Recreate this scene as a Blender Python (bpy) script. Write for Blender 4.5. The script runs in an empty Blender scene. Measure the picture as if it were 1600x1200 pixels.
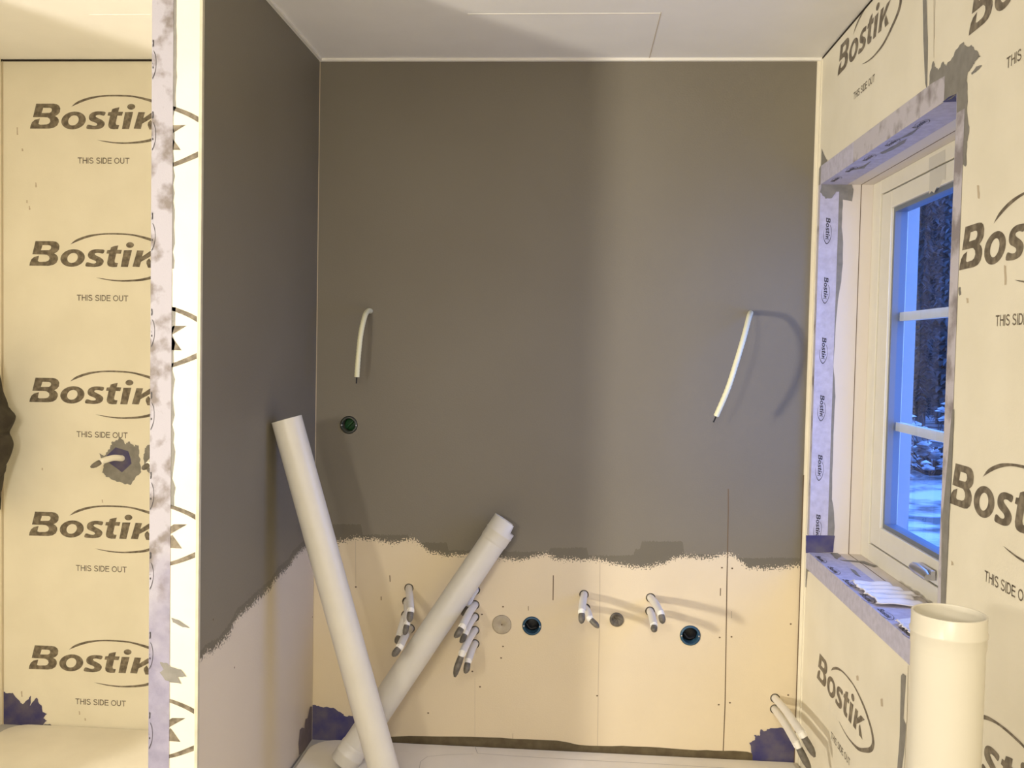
import bpy, math, random
from mathutils import Vector, Matrix
from mathutils.geometry import tessellate_polygon
random.seed(7)
S = bpy.context.scene
COL = S.collection

# ------------------------------------------------------------------ camera
FPX, PITCH, YAW, ROLL = 1428.4026, 0.03822, 0.066783, -0.020372
CAM = Vector((0.0, -3.162052, 1.408008))
cy, sy, cp, sp = math.cos(YAW), math.sin(YAW), math.cos(PITCH), math.sin(PITCH)
FWD = Vector((-sy * cp, cy * cp, -sp))
_r = Vector((cy, sy, 0)); _d = FWD.cross(_r)
RT = math.cos(ROLL) * _r + math.sin(ROLL) * _d
DN = -math.sin(ROLL) * _r + math.cos(ROLL) * _d
cam_d = bpy.data.cameras.new('camera')
cam_d.sensor_width = 36; cam_d.lens = 36 * FPX / 1600; cam_d.clip_start = .02
cam = bpy.data.objects.new('camera', cam_d); COL.objects.link(cam)
M = Matrix((( RT.x, -DN.x, -FWD.x, CAM.x), (RT.y, -DN.y, -FWD.y, CAM.y), (RT.z, -DN.z, -FWD.z, CAM.z), (0, 0, 0, 1)))
cam.matrix_world = M
S.camera = cam

# ------------------------------------------------------------------ light and exposure
S.view_settings.view_transform = 'Standard'; S.view_settings.look = 'None'
S.view_settings.gamma = 1; S.view_settings.use_curve_mapping = False
S.view_settings.exposure = 0.0
W = bpy.data.worlds.new('dusk'); S.world = W; W.use_nodes = True
W.node_tree.nodes['Background'].inputs[0].default_value = (.13, .31, 1.0, 1)
W.node_tree.nodes['Background'].inputs[1].default_value = 5.6

def lamp(name, loc, power, col, rad):
    l = bpy.data.lights.new(name, 'POINT'); l.energy = power; l.color = col; l.shadow_soft_size = rad
    o = bpy.data.objects.new(name, l); o.location = loc; COL.objects.link(o); return o
sl = bpy.data.lights.new('work_light', 'SPOT'); sl.energy = 560; sl.color = (1, .92, .78); sl.shadow_soft_size = .13; sl.spot_size = math.radians(76); sl.spot_blend = 1.0
so = bpy.data.objects.new('work_light', sl); so.location = (-3.2, -3.32, 1.34); COL.objects.link(so)      # flood lamp in the left bay, aimed across at the window wall
so.rotation_euler = Vector((2.9, 3.9, .0)).to_track_quat('-Z', 'Y').to_euler()
lamp('room_light', (-.80, -3.28, 1.43), 56, (1, .92, .78), .07)           # lamp behind the camera
l = bpy.data.lights.new('fill_light', 'AREA'); l.shape = 'DISK'; l.size = .55; l.energy = 72; l.color = (1, .91, .74)
o = bpy.data.objects.new('fill_light', l); o.location = (-.1, -4.3, 2.30); COL.objects.link(o)      # unseen disk added overhead behind the camera as soft fill, no actual fixture
l = bpy.data.lights.new('window_portal', 'AREA'); l.shape = 'RECTANGLE'; l.size = 1.15; l.size_y = 1.3; l.cycles.is_portal = True
o = bpy.data.objects.new('window_portal', l); o.location = (1.17, -.59, 1.36); o.rotation_euler = (0, math.radians(90), 0); COL.objects.link(o)

# ------------------------------------------------------------------ helpers
XL, XR, H = -.9027, .8045, 2.4         # alcove side walls, ceiling height
XP = -1.025                             # far face of the partition
YP = -1.004                             # front end of the partition
XW = -2.054                             # side wall of the left bay
YF = -5.0                               # wall behind the camera
SILL, HEAD, YN, YD = .743, 1.975, -1.13, -.045   # window opening
XO = 1.095                               # outer face of the window wall

def on(u, ax, val):
    v = FWD * FPX + RT * (u[0] - 800) + DN * (u[1] - 600)
    return CAM + v * ((val - CAM[ax]) / v[ax])

def prin(name, base, rough=.6, metal=0, spec=.3):
    m = bpy.data.materials.new(name); m.use_nodes = True
    b = m.node_tree.nodes['Principled BSDF']
    b.inputs['Base Color'].default_value = (*base, 1); b.inputs['Roughness'].default_value = rough
    b.inputs['Metallic'].default_value = metal; b.inputs['Specular IOR Level'].default_value = spec
    return m
class NT:
    def __init__(s, m): s.t = m.node_tree; s.b = s.t.nodes['Principled BSDF']
    def n(s, k, **kw):
        x = s.t.nodes.new(k)
        for a, v in kw.items(): setattr(x, a, v)
        return x
    def l(s, a, b): s.t.links.new(a, b)
def mottled(name, c1, c2, scale=30, rough=.6, bump=.0, detail=4, lo=.35, hi=.65, spec=.3, stretch=(1, 1, 1), bscale=None):
    m = prin(name, c1, rough, 0, spec); t = NT(m)
    tc = t.n('ShaderNodeTexCoord'); mp = t.n('ShaderNodeMapping'); mp.inputs['Scale'].default_value = stretch
    t.l(tc.outputs['Object'], mp.inputs[0])
    no = t.n('ShaderNodeTexNoise'); no.inputs['Scale'].default_value = scale; no.inputs['Detail'].default_value = detail
    t.l(mp.outputs[0], no.inputs['Vector'])
    cr = t.n('ShaderNodeValToRGB'); e = cr.color_ramp.elements
    e[0].position = lo; e[0].color = (*c1, 1); e[1].position = hi; e[1].color = (*c2, 1)
    t.l(no.outputs['Fac'], cr.inputs[0]); t.l(cr.outputs[0], t.b.inputs['Base Color'])
    if bump:
        n2 = no
        if bscale:
            n2 = t.n('ShaderNodeTexNoise'); n2.inputs['Scale'].default_value = bscale; t.l(tc.outputs['Object'], n2.inputs['Vector'])
        bu = t.n('ShaderNodeBump'); bu.inputs['Strength'].default_value = bump; bu.inputs['Distance'].default_value = .002
        t.l(n2.outputs['Fac'], bu.inputs['Height']); t.l(bu.outputs[0], t.b.inputs['Normal'])
    return m

membrane = mottled('membrane_sheet', (.80, .745, .60), (.845, .79, .645), 6, .5, .12, bscale=180)
ceil_m = mottled('ceiling_paint', (.88, .86, .83), (.90, .88, .85), 8, .7, .05, bscale=150)
tape = mottled('fleece_tape', (.45, .43, .53), (.55, .53, .65), 55, .8, .25, lo=.3, hi=.7, bscale=300)
tape_dirty = mottled('smeared_fleece_tape', (.27, .24, .25), (.52, .49, .54), 14, .8, .25, 6, lo=.36, hi=.52, bscale=300)
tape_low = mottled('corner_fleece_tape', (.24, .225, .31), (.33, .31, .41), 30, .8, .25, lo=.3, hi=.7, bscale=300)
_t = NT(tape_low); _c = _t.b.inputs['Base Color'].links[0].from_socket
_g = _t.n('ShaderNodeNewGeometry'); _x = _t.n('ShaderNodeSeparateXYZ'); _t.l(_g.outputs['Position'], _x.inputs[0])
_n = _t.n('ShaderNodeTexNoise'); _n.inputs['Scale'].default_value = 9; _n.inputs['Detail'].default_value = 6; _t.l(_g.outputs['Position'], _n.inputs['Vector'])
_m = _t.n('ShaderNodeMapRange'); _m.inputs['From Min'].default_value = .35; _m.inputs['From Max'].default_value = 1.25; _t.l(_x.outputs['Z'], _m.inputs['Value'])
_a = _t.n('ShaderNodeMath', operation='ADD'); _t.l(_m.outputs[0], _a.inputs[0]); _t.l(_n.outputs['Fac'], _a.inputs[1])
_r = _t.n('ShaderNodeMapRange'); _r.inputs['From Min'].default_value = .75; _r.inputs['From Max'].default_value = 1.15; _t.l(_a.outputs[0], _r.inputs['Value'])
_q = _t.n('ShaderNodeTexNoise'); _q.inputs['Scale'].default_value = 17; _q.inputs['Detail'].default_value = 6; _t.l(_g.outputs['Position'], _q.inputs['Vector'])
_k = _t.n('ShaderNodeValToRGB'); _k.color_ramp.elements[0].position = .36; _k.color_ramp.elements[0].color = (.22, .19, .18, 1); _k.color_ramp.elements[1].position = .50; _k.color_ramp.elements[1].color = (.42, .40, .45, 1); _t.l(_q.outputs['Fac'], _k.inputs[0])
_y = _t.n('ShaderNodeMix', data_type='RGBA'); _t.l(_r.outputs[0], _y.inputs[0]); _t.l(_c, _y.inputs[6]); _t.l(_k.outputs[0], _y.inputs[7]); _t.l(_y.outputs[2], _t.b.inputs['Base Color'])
sealant = mottled('grey_sealant', (.21, .20, .18), (.27, .255, .23), 40, .55, .3, lo=.3, hi=.7, bscale=90)
blue_patch = mottled('blue_corner_sealing', (.05, .045, .15), (.13, .115, .15), 16, .6, .2, lo=.35, hi=.7)
ink = mottled('print_ink', (.13, .105, .075), (.26, .22, .16), 60, .5, 0, 3, lo=.4, hi=.66)
ink_dark = prin('dark_print_ink', (.05, .045, .05), .5)
dark = prin('dark_gap', (.03, .022, .015), .9)
seam = prin('board_seam', (.16, .11, .065), .9)
faint = prin('filled_seam', (.55, .46, .33), .8)
caulk = prin('white_caulk', (.86, .83, .76), .5)
white_wood = mottled('white_window_paint', (.78, .74, .62), (.80, .76, .64), 20, .35, 0)
primer_w = prin('white_primer', (.71, .65, .59), .6)
pipe_m = mottled('white_pipe_plastic', (.66, .63, .56), (.69, .66, .59), 12, .38, 0, spec=.5)
pipe_w = prin('ivory_pipe_plastic', (.68, .64, .54), .32, 0, .5)
sleeve_m = prin('white_conduit_plastic', (.82, .79, .72), .45)
duct = mottled('grey_duct_tape', (.10, .088, .07), (.18, .16, .13), 60, .4, .2)
blackm = prin('black_plastic', (.012, .012, .014), .4)
bluebox = prin('blue_box_plastic', (.035, .09, .15), .35)
greenbox = prin('green_box_plastic', (.012, .06, .018), .5)
conduit = prin('cream_conduit', (.80, .78, .55), .45)
chrome = prin('satin_metal', (.55, .54, .53), .28, .9)
cover_m = mottled('floor_lining', (.72, .67, .57), (.78, .73, .63), 5, .75, .2, bscale=60)
cloth = mottled('dark_cloth', (.035, .028, .02), (.06, .05, .035), 20, .9, .4, bscale=300)
room_paint = mottled('plain_grey_paint', (.24, .22, .19), (.27, .25, .21), 3, .7)
board_core = prin('board_core', (.70, .62, .46), .9)

# wall with cream board below and rolled grey paint above; the edge of the paint is a curve
def painted(name, x0, x1, pts, axis, low, patches):
    m = prin(name, low[0], .55, 0, .3); t = NT(m)
    geo = t.n('ShaderNodeNewGeometry'); sx = t.n('ShaderNodeSeparateXYZ'); t.l(geo.outputs['Position'], sx.inputs[0])
    mr = t.n('ShaderNodeMapRange'); mr.inputs['From Min'].default_value = x0; mr.inputs['From Max'].default_value = x1
    t.l(sx.outputs[axis], mr.inputs['Value'])
    def curve(P):
        fc = t.n('ShaderNodeFloatCurve'); c = fc.mapping.curves[0]; fc.mapping.use_clip = False
        q = sorted(((a - x0) / (x1 - x0), b) for a, b in P)
        q = [v for v in q if 0 < v[0] < 1]
        c.points[0].location = (0, q[0][1]); c.points[-1].location = (1, q[-1][1])
        for v in q: c.points.new(*v)
        for k in c.points: k.handle_type = 'VECTOR'
        fc.mapping.update(); t.l(mr.outputs[0], fc.inputs['Value']); return fc.outputs[0]
    edge = curve(pts)
    def math_(op, a, b=None):
        n = t.n('ShaderNodeMath', operation=op)
        for i, v in enumerate((a, b)):
            if v is None: continue
            if isinstance(v, (int, float)): n.inputs[i].default_value = v
            else: t.l(v, n.inputs[i])
        return n.outputs[0]
    n1 = t.n('ShaderNodeTexNoise'); n1.inputs['Scale'].default_value = 190; n1.inputs['Detail'].default_value = 2
    t.l(geo.outputs['Position'], n1.inputs['Vector'])
    n2 = t.n('ShaderNodeTexNoise'); n2.inputs['Scale'].default_value = 22; n2.inputs['Detail'].default_value = 3
    t.l(geo.outputs['Position'], n2.inputs['Vector'])
    nz = math_('ADD', math_('MULTIPLY', math_('SUBTRACT', n1.outputs['Fac'], .5), .075), math_('MULTIPLY', math_('SUBTRACT', n2.outputs['Fac'], .5), .022))
    d = math_('SUBTRACT', math_('ADD', sx.outputs['Z'], nz), edge)
    mask = math_('GREATER_THAN', d, 0)
    # fresh darker roller passes just above the edge
    pd = curve(patches)
    wet = math_('GREATER_THAN', pd, math_('ADD', sx.outputs['Z'], math_('MULTIPLY', nz, .25)))
    n3 = t.n('ShaderNodeTexNoise'); n3.inputs['Scale'].default_value = 1.6; n3.inputs['Detail'].default_value = 3
    t.l(geo.outputs['Position'], n3.inputs['Vector'])
    g = t.n('ShaderNodeValToRGB'); g.color_ramp.elements[0].position = .35; g.color_ramp.elements[0].color = (.190, .168, .127, 1)
    g.color_ramp.elements[1].position = .7; g.color_ramp.elements[1].color = (.208, .186, .143, 1); t.l(n3.outputs['Fac'], g.inputs[0])
    def mix(f, a, b):
        n = t.n('ShaderNodeMix', data_type='RGBA')
        if isinstance(f, float): n.inputs[0].default_value = f
        else: t.l(f, n.inputs[0])
        for i, v in ((6, a), (7, b)):
            if isinstance(v, tuple): n.inputs[i].default_value = (*v, 1)
            else: t.l(v, n.inputs[i])
        return n.outputs[2]
    paint = mix(wet, g.outputs[0], (.155, .137, .100))
    n4 = t.n('ShaderNodeTexNoise'); n4.inputs['Scale'].default_value = 5; n4.inputs['Detail'].default_value = 5
    t.l(geo.outputs['Position'], n4.inputs['Vector'])
    lowc = mix(n4.outputs['Fac'], low[0], low[1])
    t.l(mix(mask, lowc, paint), t.b.inputs['Base Color'])
    bu = t.n('ShaderNodeBump'); bu.inputs['Strength'].default_value = .25; bu.inputs['Distance'].default_value = .0015
    t.l(n1.outputs['Fac'], bu.inputs['Height']); t.l(bu.outputs[0], t.b.inputs['Normal'])
    return m
B = [(470,842),(500,846),(525,847),(545,843),(560,841),(590,843),(615,849),(630,845),(645,843),(653,845),(660,853),(672,863),(700,868),(727,866),(760,870),
     (785,872),(805,875),(835,870),(855,865),(860,870),(868,873),(900,875),(935,874),(955,880),(985,885),(1015,886),(1033,882),(1050,873),(1060,870),(1075,870),
     (1100,872),(1120,870),(1134,864),(1145,868),(1152,873),(1167,885),(1190,889),(1215,888),(1240,884),(1250,885)]
Bp = [(on(u, 1, 0).x, on(u, 1, 0).z) for u in B]
def bz(px):
    for (a, b), (c, d) in zip(B, B[1:]):
        if a <= px <= c: return b + (d - b) * (px - a) / (c - a)
    return B[0][1] if px < B[0][0] else B[-1][1]
P2 = []
for a, b, top in ((499, 512, 834), (512.5, 566, 819), (566.5, 640, 836), (641, 700, 848), (701, 790, 860), (791, 858, 862), (859, 917, 856), (917.5, 990, 868),
                  (990.5, 1001, 858), (1001.5, 1068, 846), (1068.5, 1120, 866), (1121, 1250, 872)):
    for px in (a, b):
        q = on((px, top), 1, 0); P2.append((q.x, q.z))
back_m = painted('rolled_paint_on_board', -1.05, .82, Bp, 'X', ((.70, .59, .41), (.76, .65, .46)), P2)
L = [(496,836),(480,855),(475,858),(460,872),(450,888),(435,900),(422,920),(410,931),(398,940),(387,952),(370,966),(360,987),(342,1010),(322,1021),(312,1032)]
Lp = [(on(u, 0, XL).y, on(u, 0, XL).z) for u in L]
Lp2 = [(on((u[0], u[1] - 14), 0, XL).y, on((u[0], u[1] - 14), 0, XL).z) for u in L]
left_m = painted('rolled_paint_on_primer', -1.02, .01, Lp, 'Y', ((.66, .58, .46), (.70, .62, .50)), Lp2)

class MB:
    """collects polygons with material slots and links them as one mesh object"""
    def __init__(s): s.v = []; s.f = []; s.mi = []; s.ms = []; s.sm = []
    def slot(s, m):
        if m not in s.ms: s.ms.append(m)
        return s.ms.index(m)
    def face(s, pts, m, smooth=False):
        b = len(s.v); s.v += [tuple(p) for p in pts]; s.f.append(tuple(range(b, b + len(pts)))); s.mi.append(s.slot(m)); s.sm.append(smooth)
    def mesh(s, vs, fs, m, smooth=False):
        b = len(s.v); s.v += [tuple(p) for p in vs]
        for f in fs: s.f.append(tuple(b + i for i in f)); s.mi.append(s.slot(m)); s.sm.append(smooth)
    def box(s, x0, x1, y0, y1, z0, z1, m, skip=()):
        v = [(x, y, z) for x in (x0, x1) for y in (y0, y1) for z in (z0, z1)]
        F = {'x0': (0, 1, 3, 2), 'x1': (4, 6, 7, 5), 'y0': (0, 4, 5, 1), 'y1': (2, 3, 7, 6), 'z0': (0, 2, 6, 4), 'z1': (1, 5, 7, 3)}
        s.mesh(v, [f for k, f in F.items() if k not in skip], m)
    def tess(s, loops, m, xf):
        """planar polygon, holes allowed, in local 2-D, mapped with xf(u,v)"""
        P = [[Vector((a, b, 0)) for a, b in L_] for L_ in loops]
        tri = tessellate_polygon(P); flat = [q for L_ in P for q in L_]
        s.mesh([xf(q.x, q.y) for q in flat], [t for t in tri], m)
    def build(s, name, parent=None, kind=None, label=None, cat=None, group=None, bevel=0, subsurf=0, weld=False):
        me = bpy.data.meshes.new(name); me.from_pydata(s.v, [], s.f)
        for m in s.ms: me.materials.append(m)
        for p, i, q in zip(me.polygons, s.mi, s.sm): p.material_index = i; p.use_smooth = q
        me.update()
        o = bpy.data.objects.new(name, me); COL.objects.link(o)
        if parent: o.parent = parent
        if bevel:
            b = o.modifiers.new('b', 'BEVEL'); b.width = bevel; b.segments = 2; b.limit_method = 'ANGLE'
        if subsurf:
            b = o.modifiers.new('s', 'SUBSURF'); b.levels = subsurf; b.render_levels = subsurf
        tag(o, kind, label, cat, group); return o
def tag(o, kind=None, label=None, cat=None, group=None):
    for k, v in (('kind', kind), ('label', label), ('category', cat), ('group', group)):
        if v: o[k] = v
def empty(name, loc, label=None, cat=None, group=None, kind=None):
    o = bpy.data.objects.new(name, None); o.location = loc; o.empty_display_size = .05; COL.objects.link(o)
    tag(o, kind, label, cat, group); return o

def frame_from(d, up=Vector((0, 0, 1))):
    d = d.normalized(); a = d.cross(up)
    if a.length < 1e-4: a = Vector((1, 0, 0))
    a.normalize(); return a, a.cross(d).normalized()
def catmull(P, n=6, closed=False):
    P = [Vector(p) if len(p) == 3 else Vector((p[0], p[1], 0)) for p in P]; out = []; N = len(P)
    for i in range(N if closed else N - 1):
        g = lambda k: P[k % N] if closed else P[max(0, min(N - 1, k))]
        a, b, c, d = g(i - 1), g(i), g(i + 1), g(i + 2)
        for j in range(n):
            t = j / n
            out.append(.5 * ((2 * b) + (c - a) * t + (2 * a - 5 * b + 4 * c - d) * t * t + (3 * b - a - 3 * c + d) * t ** 3))
    if not closed: out.append(P[-1])
    return out
def tube(mb, path, rad, m, seg=24, caps=True, origin=Vector((0, 0, 0))):
    """round tube along a path; rad is one number or one per point"""
    path = [Vector(p) for p in path]; R_ = rad if isinstance(rad, (list, tuple)) else [rad] * len(path)
    vs = []; fs = []; a = None
    for i, p in enumerate(path):
        d = (path[min(i + 1, len(path) - 1)] - path[max(i - 1, 0)]).normalized()
        if a is None: a, b = frame_from(d)
        else: a = (a - d * a.dot(d)).normalized(); b = a.cross(d).normalized()
        for k in range(seg):
            t = 2 * math.pi * k / seg; vs.append(p + (a * math.cos(t) + b * math.sin(t)) * R_[i] - origin)
    for i in range(len(path) - 1):
        for k in range(seg):
            k2 = (k + 1) % seg; fs.append((i * seg + k, i * seg + k2, (i + 1) * seg + k2, (i + 1) * seg + k))
    mb.mesh(vs, fs, m, True)
    if caps:
        mb.mesh(vs[:seg], [tuple(range(seg))], m); mb.mesh(vs[-seg:], [tuple(range(seg))[::-1]], m)
def lathe(mb, prof, A, D, m, seg=40, keep=None, origin=Vector((0, 0, 0))):
    """prof: (distance along D, radius) pairs; surface of revolution about the line A + t D"""
    D = D.normalized(); a, b = frame_from(D); vs = []; fs = []
    for t, r in prof:
        for k in range(seg):
            th = 2 * math.pi * k / seg; vs.append(A + D * t + (a * math.cos(th) + b * math.sin(th)) * r - origin)
    for i in range(len(prof) - 1):
        for k in range(seg):
            k2 = (k + 1) % seg; fs.append((i * seg + k, i * seg + k2, (i + 1) * seg + k2, (i + 1) * seg + k))
    mb.mesh(vs, fs, m, True)

# ------------------------------------------------------------------ printed logo
# outlines in the sheet's own print units (baseline origin at the foot of the B, U metres per unit)
U = .3376 / 1008
def fix(P): return [((x - 112), -(y - 412 - .031 * (x - 112))) for x, y in P]
def sm(P, n=5): return [(v.x, v.y) for v in catmull(P, n, True)]
def ell(cx, cy_, rx, ry, n=28, sl=0):
    return [(cx + rx * math.cos(t) - sl * ry * math.sin(t), cy_ + ry * math.sin(t)) for t in [2 * math.pi * k / n for k in range(n)]]
GL = [
 [[(180,152),(370,157),(405,163),(432,180),(446,208),(441,248),(420,272),(388,288),(412,302),(428,325),(430,352),(412,388),(375,410),(325,417),(112,412),(118,380),(135,345),(165,321),(220,308),(205,366),(225,374),(295,373),(322,364),(336,342),(330,318),(305,300),(280,297),(145,292)],
  [(258,197),(330,199),(348,206),(354,222),(348,240),(330,252),(240,252)]],
 [ell(591, 340, 134, 93, 36, .1), ell(590, 339, 57, 53, 28, .18)[::-1]],
 [sm([(940,262),(925,298),(880,290),(848,291),(833,301),(848,316),(900,342),(929,368),(930,395),(905,425),(850,438),(790,437),(732,427),(748,388),(800,400),(835,401),(850,390),(838,373),(782,350),(760,325),(764,290),(792,264),(840,252),(890,253)], 3)],
 [[(1092,215),(1080,262),(1132,264),(1120,304),(1070,302),(1052,380),(1058,398),(1090,402),(1078,443),(1030,444),(995,437),(975,420),(970,395),(990,302),(962,298),(972,264),(1003,262),(1014,232),(1050,222)]],
 [[(1154,268),(1242,268),(1198,446),(1120,443)]],
 [ell(1220, 214, 43, 30)],
 [[(1298,272),(1370,275),(1352,338),(1442,281),(1541,282),(1415,354),(1342,392),(1325,448),(1248,443)]],
 [[(1430,358),(1504,459),(1418,456),(1400,410),(1402,385)]],
]
ARC = [(565,196),(620,150),(700,118),(800,95),(950,84),(1100,86),(1250,100),(1417,138),(1540,180),(1630,225),(1730,290),(1780,350),(1785,400),(1740,460),(1620,519),(1412,586),(1200,600),(1050,592),(930,572),(845,550),
       (930,563),(1050,579),(1200,583),(1412,558),(1620,477),(1690,438),(1728,395),(1725,355),(1690,310),(1630,266),(1540,215),(1417,166),(1250,117),(1100,103),(950,99),(850,108),(740,132),(650,162)]
GLf = [[fix(q) for q in g] for g in GL]; ARCf = fix(ARC)
def block_text(text, w=.15):
    """plain sans capitals from strokes, cap height 1"""
    arc = lambda cx, cy_, rx, ry, a0, a1, n=10: [(cx + rx * math.cos(math.radians(a0 + (a1 - a0) * i / n)), cy_ + ry * math.sin(math.radians(a0 + (a1 - a0) * i / n))) for i in range(n + 1)]
    h = w / 2; t = 1 - h
    G = {'T': (.80, [[(.0, t), (.80, t)], [(.40, t), (.40, 0)]]), 'H': (.79, [[(h, 0), (h, 1)], [(.79 - h, 0), (.79 - h, 1)], [(h, .53), (.79 - h, .53)]]),
         'I': (w, [[(h, 0), (h, 1)]]), 'D': (.80, [[(.38, h), (h, h)], [(h, 0), (h, 1)], [(h, t), (.38, t)], arc(.38, .5, .36, .5 - h, 90, -90)]),
         'E': (.74, [[(h, 0), (h, 1)], [(h, t), (.73, t)], [(h, .53), (.69, .53)], [(h, h), (.74, h)]]), 'O': (.96, [arc(.48, .5, .42, .5 - h, 0, 360, 22)]),
         'U': (.78, [[(h, 1), (h, .36)] + arc(.39, .36, .39 - h, .36 - h, 180, 360)[1:] + [(.78 - h, 1)]]),
         'S': (.80, [arc(.40, .735, .30, .205, 20, 200, 8) + [(.25, .565), (.42, .51), (.60, .45)] + arc(.40, .275, .33, .215, 15, -165, 10)])}
    x = 0; V = []; F = []
    for c in text:
        if c == ' ': x += .36; continue
        wd, st = G[c]
        for P in st:
            b0 = len(V)
            for i, p in enumerate(P):
                q, r_ = P[max(i - 1, 0)], P[min(i + 1, len(P) - 1)]; dx, dy = r_[0] - q[0], r_[1] - q[1]; L_ = math.hypot(dx, dy)
                V += [(x + p[0] - dy / L_ * h, p[1] + dx / L_ * h), (x + p[0] + dy / L_ * h, p[1] - dx / L_ * h)]
            F += [(b0 + 2 * i, b0 + 2 * i + 1, b0 + 2 * i + 3, b0 + 2 * i + 2) for i in range(len(P) - 1)]
        x += wd + .13
    return V, F
TV, TF = block_text('THIS SIDE OUT')
tx0, tx1, ty1 = min(v[0] for v in TV), max(v[0] for v in TV), 1.0
def clip_all(loops, clip):
    """clip to umin..umax / vmin..vmax (print units)"""
    def half(P, f, c):
        out = []
        for a, b in zip(P, P[1:] + P[:1]):
            fa, fb = f(a) - c, f(b) - c
            if fa <= 0: out.append(a)
            if (fa <= 0) != (fb <= 0):
                t = fa / (fa - fb); out.append((a[0] + t * (b[0] - a[0]), a[1] + t * (b[1] - a[1])))
        return out
    r = []
    for P in loops:
        for f, c in ((lambda q: q[0], clip[1]), (lambda q: -q[0], -clip[0]), (lambda q: q[1], clip[3]), (lambda q: -q[1], -clip[2])):
            if P: P = half(P, f, c)
        if len(P) > 2: r.append(P)
    return r
def logo(mb, O, Ud, Vd, Nn, s=U, off=.0005, text=True, m=None, clip=None, arc_w=1):
    m = m or ink
    xf = lambda u, v: O + Ud * (u * s) + Vd * (v * s) + Nn * off
    for g in GLf:
        q = clip_all(g, clip) if clip else g
        if q: mb.tess(q, m, xf)
    for a in range(1):
        # the swoosh as a strip of quads between its outer and inner edge
        n = 19; outer = ARCf[:20]; inner = [ARCf[0]] + ARCf[:19:-1] ; inner = inner[:19] + [ARCf[19]]
        co = catmull(outer, 4); ci = catmull(inner, 4)
        for i in range(len(co) - 1):
            q = [(co[i].x, co[i].y), (co[i + 1].x, co[i + 1].y), (ci[i + 1].x, ci[i + 1].y), (ci[i].x, ci[i].y)]
            if clip:
                c = clip_all([q], clip)
                if not c: continue
                q = c[0]
            mb.face([xf(*v) for v in q], m)
    if text:
        k = 565 / (tx1 - tx0)
        if clip and 526 + 565 > clip[1]: return
        kv = 63 / ty1
        # foot of the words lies 365 units under the foot of the B
        mb.mesh([xf(526 + (x - tx0) * k, -364 + y * kv) for x, y in TV], TF, m)

def blob(mb, pts, ax, val, m, off, jag=.004, sub=4, seed=1, spike=0):
    """ragged brushed patch given by its outline in the photo, laid on the plane axis=val"""
    r = random.Random(seed); P = [on(u, ax, val) for u in pts]; out = []
    for a, b in zip(P, P[1:] + P[:1]):
        for k in range(sub):
            q = a.lerp(b, k / sub)
            j = Vector([r.uniform(-jag, jag) for _ in range(3)]); j[ax] = 0
            out.append(q + (j if k else j * .4))
    o1, o2 = [i for i in range(3) if i != ax]
    nrm = Vector((0, 0, 0)); nrm[ax] = off
    loop = [(q[o1], q[o2]) for q in out]
    def xf(u, v):
        p = [0, 0, 0]; p[o1] = u; p[o2] = v; p[ax] = val; return Vector(p) + nrm
    mb.tess([loop], m, xf)
def rect(mb, c0, c1, ax, val, m):
    o1, o2 = [i for i in range(3) if i != ax]; q = []
    for a, b in ((c0[0], c0[1]), (c1[0], c0[1]), (c1[0], c1[1]), (c0[0], c1[1])):
        p = [0, 0, 0]; p[o1] = a; p[o2] = b; p[ax] = val; q.append(tuple(p))
    mb.face(q, m)
def strip(mb, pts, w, ax, val, m):
    """thin line along photo points on a plane"""
    P = [on(u, ax, val) for u in pts]; n = Vector((0, 0, 0)); n[ax] = 1
    for a, b in zip(P, P[1:]):
        t = (b - a).normalized().cross(n) * w / 2; mb.face([a - t, b - t, b + t, a + t], m)

# ------------------------------------------------------------------ structure: floor, ceiling, plain walls
mb = MB(); mb.box(-4.4, XO, YF - .2, .14, -.15, 0, prin('concrete', (.45, .43, .40), .8)); mb.build('floor', kind='structure')
mb = MB(); mb.box(-4.4, XO, YF - .2, .14, H, H + .1, ceil_m)
q0, q1 = on((731, 22), 2, H), on((1033, 19), 2, H)
mb.box(q0.x, q1.x, q0.y - .003, q0.y + .003, H - .0012, H + .001, caulk)
q2 = on((1018, 93), 2, H); mb.box(q1.x - .001, q1.x + .001, q1.y, -.002, H - .0008, H + .001, faint)
qa, qb = on((140, 23), 2, H), on((236, 23), 2, H); mb.box(qa.x, qb.x, qa.y - .002, qa.y + .002, H - .0012, H + .001, caulk)
mb.build('ceiling', kind='structure')
mb = MB(); mb.box(XW - .12, XW, -1.2, .12, 0, H, membrane); mb.box(-4.4, XW - .12, -1.2, -1.1, 0, H, room_paint); mb.box(-4.5, -4.4, YF, -1.1, 0, H, room_paint); mb.build('wall_left', kind='structure')
mb = MB(); mb.box(-4.4, XO, YF - .1, YF, 0, H, room_paint); mb.build('wall_front', kind='structure')

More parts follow.
